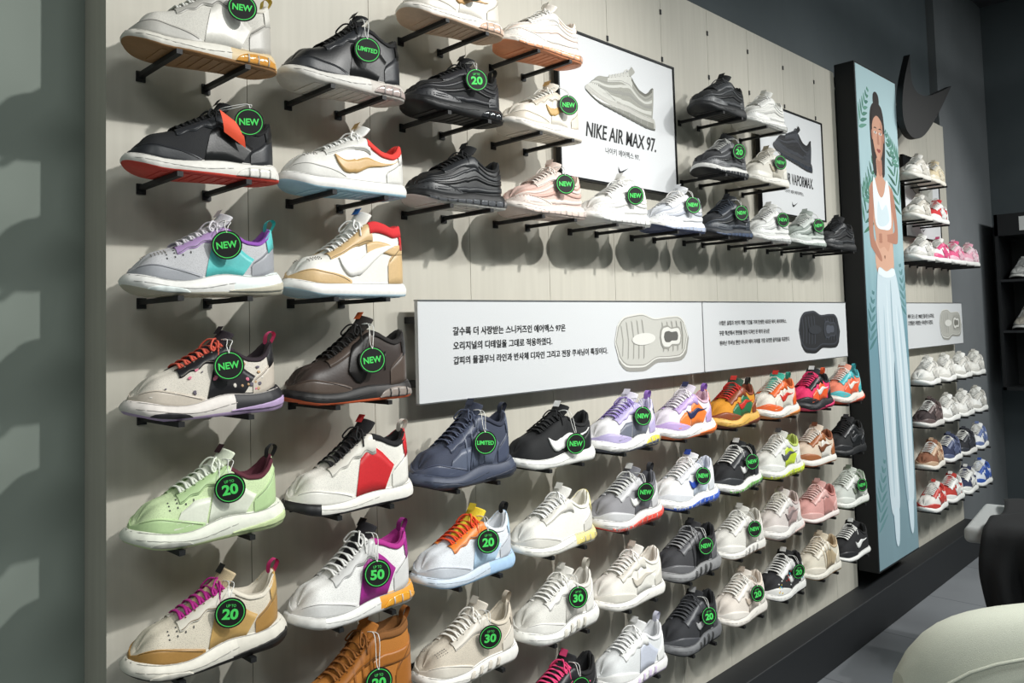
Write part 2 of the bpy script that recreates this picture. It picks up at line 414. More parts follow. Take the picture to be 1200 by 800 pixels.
A(1,2,'mehSgkco',kind='court',b='eeece6',o='e3e1db',o2='efede8',sw='cfa96f',sole='f0eeea',out='a9cfe0',ton='efeeea',lace='f2f1ed',lin='e84038',mk='lea')
A(1,3,'mehSgkHo',kind='mid',b='f0ede6',o='d9b887',o2='d93438',sw='f2efe9',sole='f0eeea',out='bcd6e2',ton='efebe4',lace='f2f1ed',lin='d93034',mk='lea',lab='2a6fc0')
A(1,4,'mehkWa',kind='run',hi=1,b='3a302c',o='54473f',o2='1d1918',mk='lea',sole='1e1c1c',out='e2683c',sole2='2a2524',air='9a8f88',ton='2b2523',lace='1a1817',lin='211d1c',lab='e0622a',tag='NEW')
A(1,5,'meqhkt',kind='run',hi=1,b='e6e3da',o='f0ede5',ey='e4e0d6',o2='cf2a30',sole='efece4',out='1b1b1d',ton='17171a',lace='1b1b1d',lin='141416',loop='e9e6dd',lab='d2383a')
A(1,6,'meqhkat',kind='run',hi=1,b='ecebe8',o='dcdbd9',o2='a0288a',sole='f0efeb',out='d9d8d4',sole2='e8a034',air='eda634',ton='1f1d22',lace='ecebe8',lin='a82c84',loop='982a82',tag='50')
A(1,7,'mehcHx',kind='boot',b='b9762f',o='a9692a',o2='9c5f24',sole='6b4a2a',out='3a2a1c',ton='b5722e',lace='8a5520',lin='7c5024',tag='20',loop='9c5f24')
A(2,0,'meqhas',kind='run',b='e9e4db',o='dcd6cb',o2='efe9df',sw='d0a46c',sole='efeae2',out='d7b9a0',air='e9c6b0',ton='e9e4db',lace='f2f0ea',lin='e5dccf',tag='NEW')
A(2,1,'mehwa',kind='run',b='1a1b1d',o='2a2b2f',o2='111214',sole='17181a',out='101113',air='2a2b2e',ton='17181a',lace='121315',lin='101113',tag='20',loop='1a1b1d')
A(2,2,'mewA',kind='run',b='1c1d1f',o='2c2e31',o2='121315',mk='lea',sole='141517',out='d8d5cf',air='5a5c60',ton='17181a',lace='121315',lin='101113')
A(2,5,'mefqhkx',kind='chunk',hi=1,b='3c4254',o='4a5166',o2='5a6275',sole='454c5f',out='2c3140',ton='343a4b',lace='4a5166',lin='2b3040',loop='2b3040',tag='LIM',air='59617a')
A(2,6,'meqhk',kind='run',b='dfe3e8',o='c9ced6',ey='f08a3a',o2='b8d4ec',sole='cfdbe8',out='a2c6e8',sole2='b0cfee',ton='f6d63c',lace='ea5028',lin='d9dde4',loop='1d1d1f',tag='20',line='8cb6e0')
A(2,7,'mehkzo',kind='run',b='cdc3b3',o='e2dbcf',o2='bcb0a0',sole='efece6',out='e2ddd4',ton='d9d0c2',lace='efebe3',lin='c9bfae',loop='bcb0a0',tag='30',line='d4ccc0')
A(3,0,'mewA',kind='run',b='eee6de',o='f3efe9',o2='ecd9cd',sole='f1e9e0',out='e8986e',air='f2b08a',ton='efe8df',lace='f4f1ec',lin='ecdccf')
A(3,1,'mehqs',kind='run',b='e9e2d5',o='dcd2c2',o2='efe8dc',sw='c9a468',sole='efeae2',out='dcd5c8',ton='e9e2d5',lace='f2efe8',lin='e0d4c0',tag='NEW',tx=.04)
A(3,2,'mewA',kind='run',b='d9bab0',o='e9d9d0',o2='cfa99c',sole='ece2da',out='e2cfc4',air='e9d6cc',ton='e2cdc2',lace='efe4dc',lin='d6bbae',tag='NEW')
A(3,5,'hS',kind='run',b='18191b',o='202225',sw='f0f0ee',sole='f1f0ec',out='dededa',ton='17181a',lace='141517',lin='121315',tag='NEW',tx=.03,tz=.05)
A(3,6,'mehka',kind='run',b='edebe4',o='dddad2',o2='ecdf96',sole='f0eee6',out='e9e6dc',sole2='f2e29c',air='efdf8c',ton='eeece6',lace='f4f3ef',lin='e6e2d6')
A(3,7,'mehqz',kind='chunk',b='dad8d1',o='ebe9e4',o2='c9c6bf',sole='ecebe6',out='d9d6cf',ton='e2dfd8',lace='efede8',lin='d3cfc7',loop='cfcabf',tag='30',line='cfcabf')
A(3,8,'mehqs',kind='run',b='1b1b1e',o='27272b',o2='d03068',sw='ea4a80',sole='1f1f22',out='e0507a',ton='1b1b1e',lace='ea4a80',lin='161618',tag='NEW')
A(4,2,'mewA',kind='run',b='e4e3df',o='f1f0ed',o2='d6d5d1',sole='efeeea',out='e2e0db',air='e6e6e4',ton='ebeae6',lace='f3f2ef',lin='e0dfda',tag='NEW')
A(4,5,'mefqhka',kind='chunk',b='e4e2e4',o='b9aed6',o2='6e7280',sole='efeeec',out='4d5263',air='efdc5a',ton='ded9e6',lace='9d8aca',lin='c9c3dc',loop='9d74c8',tag='NEW')
A(4,6,'mehqsA',kind='chunk',b='8f8e92',o='c9c9cb',o2='5c5d63',sw='e8e8e6',sole='d8d6d4',out='e84c40',air='ea5c4e',ton='77777d',lace='d9d9d7',lin='5c5d63',loop='3b3b40',tag='NEW')
A(4,7,'mehqs',kind='run',b='e7e4dc',o='dad6cc',o2='eeebe3',sw='d3ccbf',sole='efece6',out='e0dcd3',ton='e9e6df',lace='f2f0eb',lin='e0dbd1')
A(4,8,'mehqz',kind='run',b='dcdedf',o='eeeeec',o2='c9cedc',sole='efeeec',out='d8c9e0',ton='e6e6e6',lace='f2f2f0',lin='d9dadd',loop='cfcfe0',line='d6c6e2')
A(5,2,'mewA',kind='run',b='c9ccd2',o='e4e5e7',o2='a9adb8',sole='e9e8e6',out='3f4a6a',air='b9c3d8',ton='d2d4d8',lace='ecebe9',lin='9ea3b0',tag='NEW')
A(5,5,'mefqhsk',kind='chunk',b='e0d8e2',o='bda2d4',o2='f08038',sw='2c3054',sole='eeebe8',out='ee7a38',ton='d9cfdc',lace='ece6ea',lin='cfa9b9',loop='8d62bc')
A(5,6,'mehqsA',kind='chunk',b='e9e9e9',o='d9dbe0',o2='c9d2e0',sw='2f4fae',sole='efefed',out='3a5cc0',air='4a6ccc',ton='e6e8ec',lace='f3f3f1',lin='cfd6e4',tag='NEW')
A(5,7,'mehqxz',kind='chunk',b='3b3b3e',o='67676a',o2='1c1c1f',sole='8c8c8d',out='2a2a2d',ton='2c2c2f',lace='99999a',lin='1c1c1f',tag='NEW',line='444')
A(5,8,'mehqsz',kind='chunk',b='2c2d31',o='4a4b50',o2='1a1b1e',sw='a9a9aa',sole='6c6d70',out='1f2023',ton='232428',lace='45464a',lin='1a1b1e',tag='20',line='333')
A(6,0,'mehw',kind='run',b='2a2c2e',o='46484b',o2='191a1c',sole='232426',out='17181a',ton='232426',lace='55575a',lin='17181a')
A(6,1,'mehwA',kind='run',b='36373a',o='626366',o2='1d1e20',sole='d9d8d5',out='232426',air='4a4b4e',ton='2a2b2d',lace='c9c9c6',lin='1d1e20',tag='20')
A(6,2,'mehwA',kind='run',b='22252a',o='3a3f47',o2='15171a',sole='2b2e34',out='17191d',air='55617a',ton='212429',lace='39404a',lin='17191d',tag='NEW')
A(6,5,'mefqhsk',kind='chunk',b='d48e24',o='8a4526',o2='2a6e48',sw='c8342a',sole='dfb055',out='7c3d22',ton='2a4a3a',lace='c83028',lin='7c3a22',loop='2f2a26')
A(6,6,'mehqsA',kind='chunk',b='1e1f22',o='35373b',o2='121315',sw='e9e9e7',sole='e9e8e4',out='2b2c2f',air='76b45c',ton='1b1c1e',lace='e0e0dd',lin='161719',tag='NEW')
A(6,7,'mehqz',kind='run',b='e0ddd6',o='ece9e3',o2='b9b4aa',sole='ebe8e2',out='a98f7c',ton='dfdcd4',lace='efede8',lin='c9c4ba',tag='NEW')
A(6,8,'mehqs',kind='run',b='e6dcd2',o='efe8e0',o2='d9cdc0',sw='c9b9aa',sole='eee8e0',out='d6c9bc',ton='e8dfd5',lace='f1ede7',lin='dccfc2',tag='20')
A(7,0,'mewA',kind='run',b='e3e2dd',o='efeeea',o2='cfcec9',sole='ecebe7',out='d9d7d1',air='dcdcd8',ton='e6e5e0',lace='f2f1ee',lin='d6d5cf')
A(7,1,'mehqs',kind='run',b='dcd7cc',o='e8e4da',o2='c9c3b5',sw='b0a58e',sole='eae6dd',out='cfc8ba',ton='dcd6ca',lace='ece8df',lin='c9c1b2',tag='NEW')
A(7,2,'mewA',kind='run',b='e2e2df',o='eeeeeb',o2='c9cac8',sole='ecebe8',out='cfcfcb',air='dcdedc',ton='e5e5e2',lace='f2f2f0',lin='d2d2cf',tag='NEW')
A(7,5,'mefqhs',kind='chunk',b='ece4d8',o='ee6a2c',o2='e6dfd2',sw='d8382a',sole='f0ece4',out='ee944a',ton='40b49c',lace='efe7da',lin='e0713c',loop='349a86')
A(7,6,'mehqsA',kind='chunk',b='e6e6df',o='eeeee9',o2='cce040',sw='55585c',sole='ecece6',out='d8e840',air='d8e840',ton='e2e2da',lace='f1f1ec',lin='b9c86a')
A(7,7,'mehqs',kind='chunk',b='d9cfcb',o='e8e2de',o2='b99f9c',sw='8c7c7c',sole='eae6e2',out='d6b9b0',ton='dcd3ce',lace='ece7e3',lin='b9a6a2')
A(7,8,'mehqsp',kind='run',b='28282b',o='ecebe8',o2='3a3a3e',sw='e9e9e7',sole='ecebe7',out='26262a',ton='222',lace='ecebe8',lin='1d1d20',tag='20',pc=('e9e9e7','b9382f','3fa0c0','e9c84a'))
A(8,2,'mewA',kind='run',b='9aa39c',o='c9cfca',o2='6c756f',sole='dcdedb',out='59625c',air='b9c4bc',ton='a6aea8',lace='dcdedb',lin='6c756f',tag='NEW')
A(8,5,'mefqhs',kind='chunk',b='e62e68',o='232326',o2='f06030',sw='e9e9e6',sole='232327',out='f04078',ton='222225',lace='f04078',lin='1b1b1e',loop='f06030')
A(8,6,'mehqs',kind='court',b='dcc9b4',o='a9683f',o2='e9e3da',sw='7a4a30',sole='efebe3',out='b5703f',ton='e2d3c0',lace='efe9df',lin='8a5236')
A(8,7,'mehq',kind='slim',b='d9a09a',o='e0b0aa',o2='c58a84',sole='efe3de',out='d99a94',ton='dcaaa4',lace='ecc9c4',lin='b97a74')
A(8,8,'mehqx',kind='run',b='ddd5c4',o='e9e1d2',o2='bca98a',sole='ebe6da',out='b08c5c',ton='dccfb8',lace='ece4d6',lin='b9a486')
A(9,2,'mehw',kind='run',b='1f2022',o='2e3033',o2='141517',sole='1b1c1e',out='111',ton='1b1c1e',lace='242528',lin='111214')
A(9,5,'mefqhs',kind='chunk',b='ea8468',o='50b8be',o2='ee623c',sw='f0e9e0',sole='e9ded4',out='ea5e40',ton='e9a08a',lace='efe6de',lin='4fa3aa',loop='40a8b0')
A(9,6,'mehqs',kind='run',b='1b1c1e',o='26272a',o2='121315',sw='3a3b3e',sole='1b1c1e',out='141517',ton='17181a',lace='141517',lin='101113')
A(9,7,'mehqs',kind='run',b='c9cdc6',o='dde0d9',o2='a2a89d',sw='77806f',sole='e6e8e1',out='a9b59e',ton='ccd1c8',lace='e3e7df',lin='98a592',tag='NEW')
A(9,8,'ms',kind='slim',b='1c1c1f',o='27272a',o2='111',sw='efefed',sole='ecebe8',out='d9d8d4',ton='1a1a1d',lace='ecebe8',lin='141416')
far={0:[('e9e6e0','d9d4ca','e6e2da'),('d9c9a8','e6dcc6','efe9dc'),None,None],
     1:[('e2dfd8','cfc9be','eae7e0'),('c92f34','ecebe8','ecebe8'),None,None],
     2:[('ecebe8','d9d6d0','efeeea'),('ecebe8','e25a8a','efeeea'),('e2608c','f0c0d0','efeeea'),('e9a8bc','f0d0da','efeeea')],
     5:[('e9e7e2','d9d6cf','efeeea'),('e6e4df','dcd9d2','efeeea'),('ecebe7','d2cfc8','efeeea'),('e2e0da','d9d6cf','efeeea')],
     6:[('3a2f30','6a5a58','dcd9d4'),('ecebe8','cfccc6','efeeea'),('e9e7e3','dcd9d3','efeeea'),('ecebe8','c9c6bf','efeeea')],
     7:[('8a5a42','c9a98c','e9e4da'),('2c3350','5a6382','ecebe8'),('23242a','3a3c44','e2e0dc'),('e6e6e6','6a7aa8','efeeea')],
     8:[('e9e4de','c9443c','efeeea'),('b9382f','ecebe8','efeeea'),('2a3050','ecebe8','efeeea'),('dfe3ec','3a5cae','efeeea')]}
for r,lst in far.items():
    for k,c3 in enumerate(lst):
        if c3: A(12+k,r,'mehqs',kind='run' if r>4 else 'court',b=c3[0],o=c3[1],o2=c3[1],sw=c3[1],sole=c3[2],out=c3[2],ton=c3[0],lace='efeeea',lin=c3[1])
pegs=MB(); PM=mat('101113','pnt','peg_black_steel')
for (c,r,sp) in T:
    mb,tp=shoe_mesh(sp,48 if c<4 else (34 if c<10 else 22))
    nm={'boot':'ankle_boot','mid':'high_top_sneaker'}.get(sp.get('kind'),'sneaker')
    if sp.get('hi'): nm='high_top_sneaker'
    z=H+ROW[r]+.05; rz=math.radians(random.uniform(-3,3))
    ob=mb.build(nm,loc=(CX(c)+(.004 if c==0 else 0),-.116,z+.0014)); ob.rotation_euler=(0,0,rz)
    s_=.95 if c==0 else (1.0 if c<10 else .93)
    ob.scale=(s_,s_,s_)
    if tp: add_tag(ob,tp,sp['tag'],math.radians(-24)-rz)
    for dx in(-.058,.062):
        x=CX(c)+dx; pegs.box(x-.0050,x+.0050,-.170,-.0005,z-.0085,z-.0002,PM)
        pegs.box(x-.008,x+.008,-.004,-.0005,z-.016,z+.003,PM)
for i in range(1,10):
    for zz in(1.02,.86):
        x=CX(i)+.1466; pegs.box(x-.004,x+.004,-.003,-.0005,H+zz,H+zz+.016,PM)
pegs.build('shoe_shelf_pegs')
# ------------------------------------------------------------ room
def surf(name,c1,c2,rough,scale,vec=(1,1,1),bump=.1,spec=.5):
    m=bpy.data.materials.new(name); m.use_nodes=True; nt=m.node_tree; b=nt.nodes['Principled BSDF']
    tc=nt.nodes.new('ShaderNodeTexCoord'); mp=nt.nodes.new('ShaderNodeMapping'); mp.inputs['Scale'].default_value=vec
    n=nt.nodes.new('ShaderNodeTexNoise'); n.inputs['Scale'].default_value=scale; n.inputs['Detail'].default_value=6
    r=nt.nodes.new('ShaderNodeValToRGB'); r.color_ramp.elements[0].position=.3; r.color_ramp.elements[1].position=.7
    r.color_ramp.elements[0].color=lin(c1); r.color_ramp.elements[1].color=lin(c2)
    L=nt.links.new
    L(tc.outputs['Object'],mp.inputs[0]);L(mp.outputs[0],n.inputs['Vector']);L(n.outputs['Fac'],r.inputs[0]);L(r.outputs[0],b.inputs['Base Color'])
    bp=nt.nodes.new('ShaderNodeBump'); bp.inputs['Strength'].default_value=bump; bp.inputs['Distance'].default_value=.003
    L(n.outputs['Fac'],bp.inputs['Height']);L(bp.outputs[0],b.inputs['Normal'])
    b.inputs['Roughness'].default_value=rough
    return m
def boxobj(name,x0,x1,y0,y1,z0,z1,m,parent=None,bevel=0):
    mb=MB(); mb.box(x0,x1,y0,y1,z0,z1,m); return mb.build(name,parent,bevel=bevel)
wood=surf('pale_wood_panel','bcb8ac','c4c0b4',.6,9,(6,6,.35),.05)
slate=surf('slate_wall_paint','4c5458','545c60',.8,3)
greyw=surf('grey_wall_paint','7d867e','858e86',.8,3)
greyr=surf('grey_pier_paint','676b6e','6f7376',.8,3)
ceilm=surf('ceiling_paint','3a3c3e','44464a',.9,2)
XE=6.25; ZC_=3.5; TH=.11; XB=5.16
boxobj('wall_back',-3,XE,TH,TH+.1,0,ZC_,greyw)
boxobj('wall_right',XE,XE+.1,-6,TH+.1,0,ZC_,slate)
boxobj('wall_left',-3.1,-3,-6,TH+.1,0,ZC_,greyw)
boxobj('wall_front',-3,XE,-6.1,-6,0,ZC_,greyw)
boxobj('ceiling',-3.1,XE+.1,-6.1,TH+.1,ZC_,ZC_+.1,ceilm)
boxobj('trim_bulkhead',-.0,XB,.06,TH-.001,2.50,ZC_-.001,slate)
boxobj('wall_pier',XB+.05,XE-.001,.03,TH-.001,0,ZC_-.001,greyr)
fm=bpy.data.materials.new('grey_floor_tiles'); fm.use_nodes=True; nt=fm.node_tree; b=nt.nodes['Principled BSDF']
tc=nt.nodes.new('ShaderNodeTexCoord'); br=nt.nodes.new('ShaderNodeTexBrick'); br.offset=0
mp=nt.nodes.new('ShaderNodeMapping')
br.inputs['Scale'].default_value=1.0; br.inputs['Brick Width'].default_value=.6; br.inputs['Row Height'].default_value=.6; br.inputs['Mortar Size'].default_value=.003
br.inputs['Color1'].default_value=lin('7b7e82'); br.inputs['Color2'].default_value=lin('85888c'); br.inputs['Mortar'].default_value=lin('5c5e62')
n=nt.nodes.new('ShaderNodeTexNoise'); n.inputs['Scale'].default_value=3; n.inputs['Detail'].default_value=8
mx=nt.nodes.new('ShaderNodeMix'); mx.data_type='RGBA'; mx.blend_type='OVERLAY'; mx.inputs['Factor'].default_value=.3
nt.links.new(tc.outputs['Object'],mp.inputs[0]); nt.links.new(mp.outputs[0],br.inputs['Vector']); nt.links.new(tc.outputs['Object'],n.inputs['Vector'])
nt.links.new(br.outputs['Color'],mx.inputs['A'])
bw=nt.nodes.new('ShaderNodeRGBToBW'); nt.links.new(n.outputs['Color'],bw.inputs[0]); nt.links.new(bw.outputs[0],mx.inputs['B'])
nt.links.new(mx.outputs['Result'],b.inputs['Base Color']); b.inputs['Roughness'].default_value=.42
boxobj('floor',-3.1,XE+.1,-6.1,TH+.1,-.1,0,fm)
def bay(x0,x1,name):
    mb=MB(); zt=H+1.115; zbm=.171
    mb.box(x0,x1,.004,TH-.0005,zbm,zt,wood)
    xs=[x0]+[.598+.2932*i+.1466 for i in range(-1,18) if x0+.06<.598+.2932*i+.1466<x1-.06]+[x1]
    for a,b in zip(xs[:-1],xs[1:]):
        mb.box(a+(.0007 if a>x0 else 0),b-(.0007 if b<x1 else 0),0,.0045,zbm,zt,wood)
    return mb.build(name,bevel=0)
bay(.482,3.60,'display_wall_panel'); bay(4.12,XB,'display_wall_panel')
boxobj('plinth',.482,XB+.02,-.10,TH-.001,0,.17,mat('1b1d20','pnt','plinth_black'),bevel=.004)
# ------------------------------------------------------------ info panels
INK=mat('1a1a1c','ppr','print_ink')
pw=mat('d2d4d6','ppr','panel_white')
def shalf(t,wd):
    e=math.sqrt(max(0,1-(1-min(t/.16,1))**2))*math.sqrt(max(0,1-max(0,(t-.85)/.15)**2))
    return interp([(0,.40),(.2,.45),(.35,.47),(.55,.36),(.75,.38),(1,.38)],t)*wd*e
def sole_outline(cx,cz,L,wd,n=48):
    pts=[]
    for s in(1,-1):
        for i in range(n//2+1):
            t=i/(n//2); t=t if s==1 else 1-t
            pts.append((cx+(t-.5)*L,cz+s*shalf(t,wd)*(1.0 if s==1 else 1.08)))
    return pts
def info(x0,x1,lines,cs,xs,tx0,tx1s,name='info_panel',tilt=0):
    z0=H-.168; z1=H+.062; y=-.05
    root=MB(); root.box(x0,x1,y,y+.012,z0,z1,pw)
    root.box(x0,x1,y+.012,-.001,z1-.05,z1-.035,PM); root.box(x0,x1,y+.012,-.001,z0+.035,z0+.05,PM)
    fr=mat('8b8d8f','met')
    root.box(x0,x1,y-.002,y+.014,z1,z1+.003,fr); root.box(x0,x1,y-.002,y+.014,z0-.003,z0,fr)
    e=root.build(name)
    for i,(s,w) in enumerate(zip(lines,tx1s)):
        put_text(s,INK,e,'caption_line',tx0,y-.0012,H-.018-.034*i,w,None,.016)
    side,edge,face,rib,win=[mat(c,'ppr') for c in cs]; p=MB(); cz=H-.048; L=.385; W_=.165
    k=[0]
    def add(pts,m):
        k[0]+=1; ct,st_=math.cos(tilt),math.sin(tilt)
        p.poly([(xs+(a-xs)*ct-(b-cz)*st_,y-.001-.00012*k[0],cz+(a-xs)*st_+(b-cz)*ct) for a,b in pts],m)
    add([(a+.004,b-.012) for a,b in sole_outline(xs,cz,L*1.01,W_*1.0)],side)
    add(sole_outline(xs,cz,L,W_),edge); add(sole_outline(xs,cz,L*.975,W_*.94),rib); add(sole_outline(xs,cz,L*.955,W_*.90),face)
    for q in range(13):
        t=.08+.068*q; h=shalf(t,W_)*.78; x=xs+(t-.5)*L
        if .42<t<.58: continue
        add([(x,cz-h),(x+.006,cz-h*.9),(x+.012,cz),(x+.006,cz+h*.9),(x,cz+h),(x+.007,cz)],rib)
    add([(a,b) for a,b in sole_outline(xs+.095,cz,.12,.075)],rib); add([(a,b) for a,b in sole_outline(xs+.095,cz,.108,.063)],edge); add([(a,b) for a,b in sole_outline(xs+.095,cz,.08,.036)],win)
    add([(xs-.05+.06*math.cos(i*.35),cz+.018*math.sin(i*.35)) for i in range(18)],edge)
    p.build('sole_print',e)
    return e
info(1.122,2.315,["갈수록 더 사랑받는 스니커즈인 에어맥스 97은","오리지널의 디테일을 그대로 적용하였다.","갑피의 물결무늬 라인과 반사체 디자인 그리고 전장 쿠셔닝이 특징이다."],('95948e','dad9d3','c0bfb8','96958e','5c5b57'),2.03,1.225,(.40,.345,.58),tilt=.03)
info(2.322,3.485,["수많은 실험과 7년의 개발 기간을 거쳐 탄생한 새로운 에어, 베이퍼맥스.","꾸준 혁신해서 천만을 받아 디자인 된 에어 유닛은","뛰어난 쿠셔닝 뿐만 아니라 에어 자체를 가장 유연한 움직임을 제공한다."],('0c0d10','26292f','17191d','3a3e47','4a4e58'),3.215,2.42,(.50,.36,.52))
info(4.13,XB-.01,["에어 포스 1은 1982년 출시된 농구화로","오랫동안 사랑받는 아이콘이 되었다."],('95948e','dad9d3','b5b4ad','96958e','77766f'),4.93,4.25,(.40,.38))
# ------------------------------------------------------------ posters
def swoosh_poly(x,z,w,y):
    lo=cr([(0,.42,0),(-.01,.12,0),(.12,-.02,0),(.35,.05,0),(1,.42,0)],6); hi=cr([(1,.42,0),(.40,.20,0),(.22,.16,0),(.12,.22,0),(0,.42,0)],6)
    return [(x+p.x*w,y,z+p.y*w) for p in lo+hi[1:-1]]
def poster(x0,x1,title,sub,sp,tcol=INK,head=None):
    z0=H+.357+.052; z1=H+.787+.052; y=-.03
    mb=MB(); fr=mat('0e0f10','met','frame_black'); t=.006
    mb.box(x0+t,x1-t,y+.004,y+.012,z0+t,z1-t,mat('d4d6d8','ppr','poster_paper'))
    mb.box(x0,x1,y,y+.016,z1-t,z1,fr);mb.box(x0,x1,y,y+.016,z0,z0+t,fr);mb.box(x0,x0+t,y,y+.016,z0+t,z1-t,fr);mb.box(x1-t,x1,y,y+.016,z0+t,z1-t,fr)
    mb.box(x0+.1,x0+.14,y+.012,-.001,z1-.1,z1-.06,PM); mb.box(x1-.14,x1-.1,y+.012,-.001,z1-.1,z1-.06,PM)
    e=mb.build('framed_poster')
    yy=y+.0036; cx=(x0+x1)/2
    put_text(title,tcol,e,'poster_title',cx-.175,yy,z0+.130,.35,.045,.012,.2)
    put_text(title,tcol,e,'poster_title_weight',cx-.1735,yy-.0001,z0+.130,.35,.045,.012,.2)
    put_text(sub,INK,e,'poster_subtitle',cx-.085,yy,z0+.092,.17,None,.012)
    p=MB(); p.poly(swoosh_poly(cx-.025,z0+.04,.05,yy),INK); p.build('check_print',e)
    m,_=shoe_mesh(sp,48); s=m.build('shoe_print',e); s.scale=(1.25,.02,1.15); s.location=(cx-.005,yy-.0014,z0+.222); s.rotation_euler=(0,math.radians(9),0)
    if head:
        h=MB(); h.box(x0+.006,x1-.006,yy-.001,yy+.001,z1-.09,z1-.006,fr); h.build('header_band',e)
        put_text(head,mat('f2f2f0','ppr'),e,'poster_header',cx-.02,yy-.0022,z1-.066,.24,.04,.02)
PS=dict(fl='mewA',kind='run',b='96968e',o='bcbcb5',o2='82827b',sole='b3b2ab',out='5a5a53',air='8f8f87',ton='a3a39c',lace='c4c4be',lin='66665f')
PD=dict(fl='mehwA',kind='run',b='1c1d21',o='33363d',o2='101114',sw='5a5e66',sole='23252a',out='0f1012',air='3e424b',ton='17181b',lace='2d3036',lin='0f1012')
poster(1.650,2.235,'NIKE AIR MAX 97.','나이키 에어맥스 97.',PS)
poster(2.805,3.380,'NIKE AIR VAPORMAX.','나이키 에어 베이퍼맥스.',PD)
poster(4.36,4.935,"NIKE AIR FORCE 1.",'나이키 에어 포스 1.',dict(PS,fl='mehS',kind='court',sw='d2d2ce'),mat('b5302c','ppr'),"WOMEN'S")
# ------------------------------------------------------------ light box with figure print
LX0,LX1,LY,LZ0,LZ1=3.605,4.115,-.092,H-1.12,H+1.152
lb=boxobj('lightbox_display',LX0,LX1,LY,-.0005,LZ0,LZ1,mat('141619','pnt','lightbox_black'),bevel=.003)
bg=bpy.data.materials.new('backlit_print'); bg.use_nodes=True; nt=bg.node_tree; b=nt.nodes['Principled BSDF']
tc=nt.nodes.new('ShaderNodeTexCoord'); sp_=nt.nodes.new('ShaderNodeSeparateXYZ'); rp=nt.nodes.new('ShaderNodeValToRGB')
nz=nt.nodes.new('ShaderNodeTexNoise'); nz.inputs['Scale'].default_value=4; nz.inputs['Detail'].default_value=3
ma=nt.nodes.new('ShaderNodeMath'); ma.operation='MULTIPLY_ADD'; ma.inputs[1].default_value=.35
nt.links.new(tc.outputs['Generated'],sp_.inputs[0]); nt.links.new(tc.outputs['Generated'],nz.inputs['Vector'])
nt.links.new(nz.outputs['Fac'],ma.inputs[0]); nt.links.new(sp_.outputs['Z'],ma.inputs[2]); nt.links.new(ma.outputs[0],rp.inputs[0])
els=rp.color_ramp.elements; els[0].position=.1; els[0].color=lin('6f8890'); els[1].position=1; els[1].color=lin('a9c4c9')
for p_,c_ in((.35,'76919a'),(.6,'6d919d'),(.8,'8fb0b7')):
    q=els.new(p_); q.color=lin(c_)
nt.links.new(rp.outputs[0],b.inputs['Base Color']); nt.links.new(rp.outputs[0],b.inputs['Emission Color']); b.inputs['Emission Strength'].default_value=.25; b.inputs['Roughness'].default_value=.4
pf=MB(); pf.box(LX0+.008,LX1-.008,LY-.0015,LY,LZ0+.01,LZ1-.01,bg); pf.build('backlit_sheet',lb)
def pm(h):
    k='print_'+h
    if k in bpy.data.materials: return bpy.data.materials[k]
    m=mat(h,'ppr',k); b=m.node_tree.nodes['Principled BSDF']; b.inputs['Emission Color'].default_value=lin(h); b.inputs['Emission Strength'].default_value=.2
    m.name=k; return m
fig=MB(); lay=[0]
def shp(pts,h,smooth=True,n=5,dy=None):
    lay[0]+=1; y=LY-.0018-.00008*lay[0]
    if dy is not None: y=dy
    P=[(a,b,0) for a,b in pts]
    if smooth: P=cr(P,n,True)
    else: P=[Vector(p) for p in P]
    fig.poly([(LX0+p.x,y,LZ1-p.y) for p in P],pm(h))
lf=[0]
def leaf(x,z,ang,L,w,h):
    lf[0]+=1
    a=Vector((math.cos(ang),math.sin(ang),0)); n=Vector((-a.y,a.x,0)); o=Vector((x,z,0))
    P=[o,o+a*L*.3+n*w,o+a*L*.7+n*w*.7,o+a*L,o+a*L*.7-n*w*.7,o+a*L*.3-n*w]
    shp([(min(max(p.x,.012),.50),p.y) for p in P],h,True,3,LY-.00155-.000002*lf[0]); lay[0]-=1
def frond(x,z,ang,L,cols,n=9,w=.009):
    a=Vector((math.cos(ang),math.sin(ang),0))
    for k in range(n):
        o=Vector((x,z,0))+a*L*(k/n)
        for s in(-1,1): leaf(o.x,o.y,ang+s*.75,L*.36*(1.05-k/n),w,cols[(k+(s>0))%len(cols)])
G1=('255444','3c7058','2f6458'); G2=('4c8070','5c9080','3f7468')
frond(.015,.78,-1.15,.46,G1); frond(.02,.62,-.55,.26,G2); frond(.50,.66,-1.95,.44,G1); frond(.50,.42,-2.4,.24,G2); frond(.015,.30,-1.0,.26,G2,7)
frond(.015,1.30,-1.3,.30,('557f82','487478'),7); frond(.50,1.15,-1.8,.28,('557f82','62898c'),7); frond(.02,2.1,-1.25,.35,('527a7c','5f8488'),8)
SK='c3927a';SKD='a97560'; HR='211a18'
shp([(.15,.22),(.18,.17),(.24,.15),(.30,.17),(.325,.24),(.325,.34),(.31,.44),(.29,.50),(.18,.50),(.155,.42),(.145,.32)],HR)
shp([(.205,.17),(.20,.12),(.235,.10),(.27,.12),(.265,.17)],HR)
shp([(.205,.42),(.27,.42),(.275,.50),(.38,.545),(.40,.60),(.365,.80),(.345,.95),(.15,.95),(.155,.80),(.10,.60),(.125,.545),(.20,.50)],SK)
shp([(.21,.43),(.265,.42),(.272,.48),(.24,.50),(.215,.47)],SKD)
shp([(.15,.80),(.19,.84),(.25,.83),(.30,.85),(.345,.80),(.35,.93),(.15,.93)],'cda088')
shp([(.13,.54),(.10,.60),(.075,.72),(.085,.82),(.11,.85),(.20,.90),(.21,.875),(.135,.80),(.13,.72),(.15,.62)],SKD)
shp([(.375,.54),(.41,.60),(.435,.72),(.43,.79),(.40,.81),(.28,.80),(.27,.775),(.385,.755),(.39,.70),(.36,.62)],SKD)
shp([(.29,.77),(.25,.765),(.215,.775),(.20,.785),(.215,.80),(.25,.808),(.29,.805)],SK)
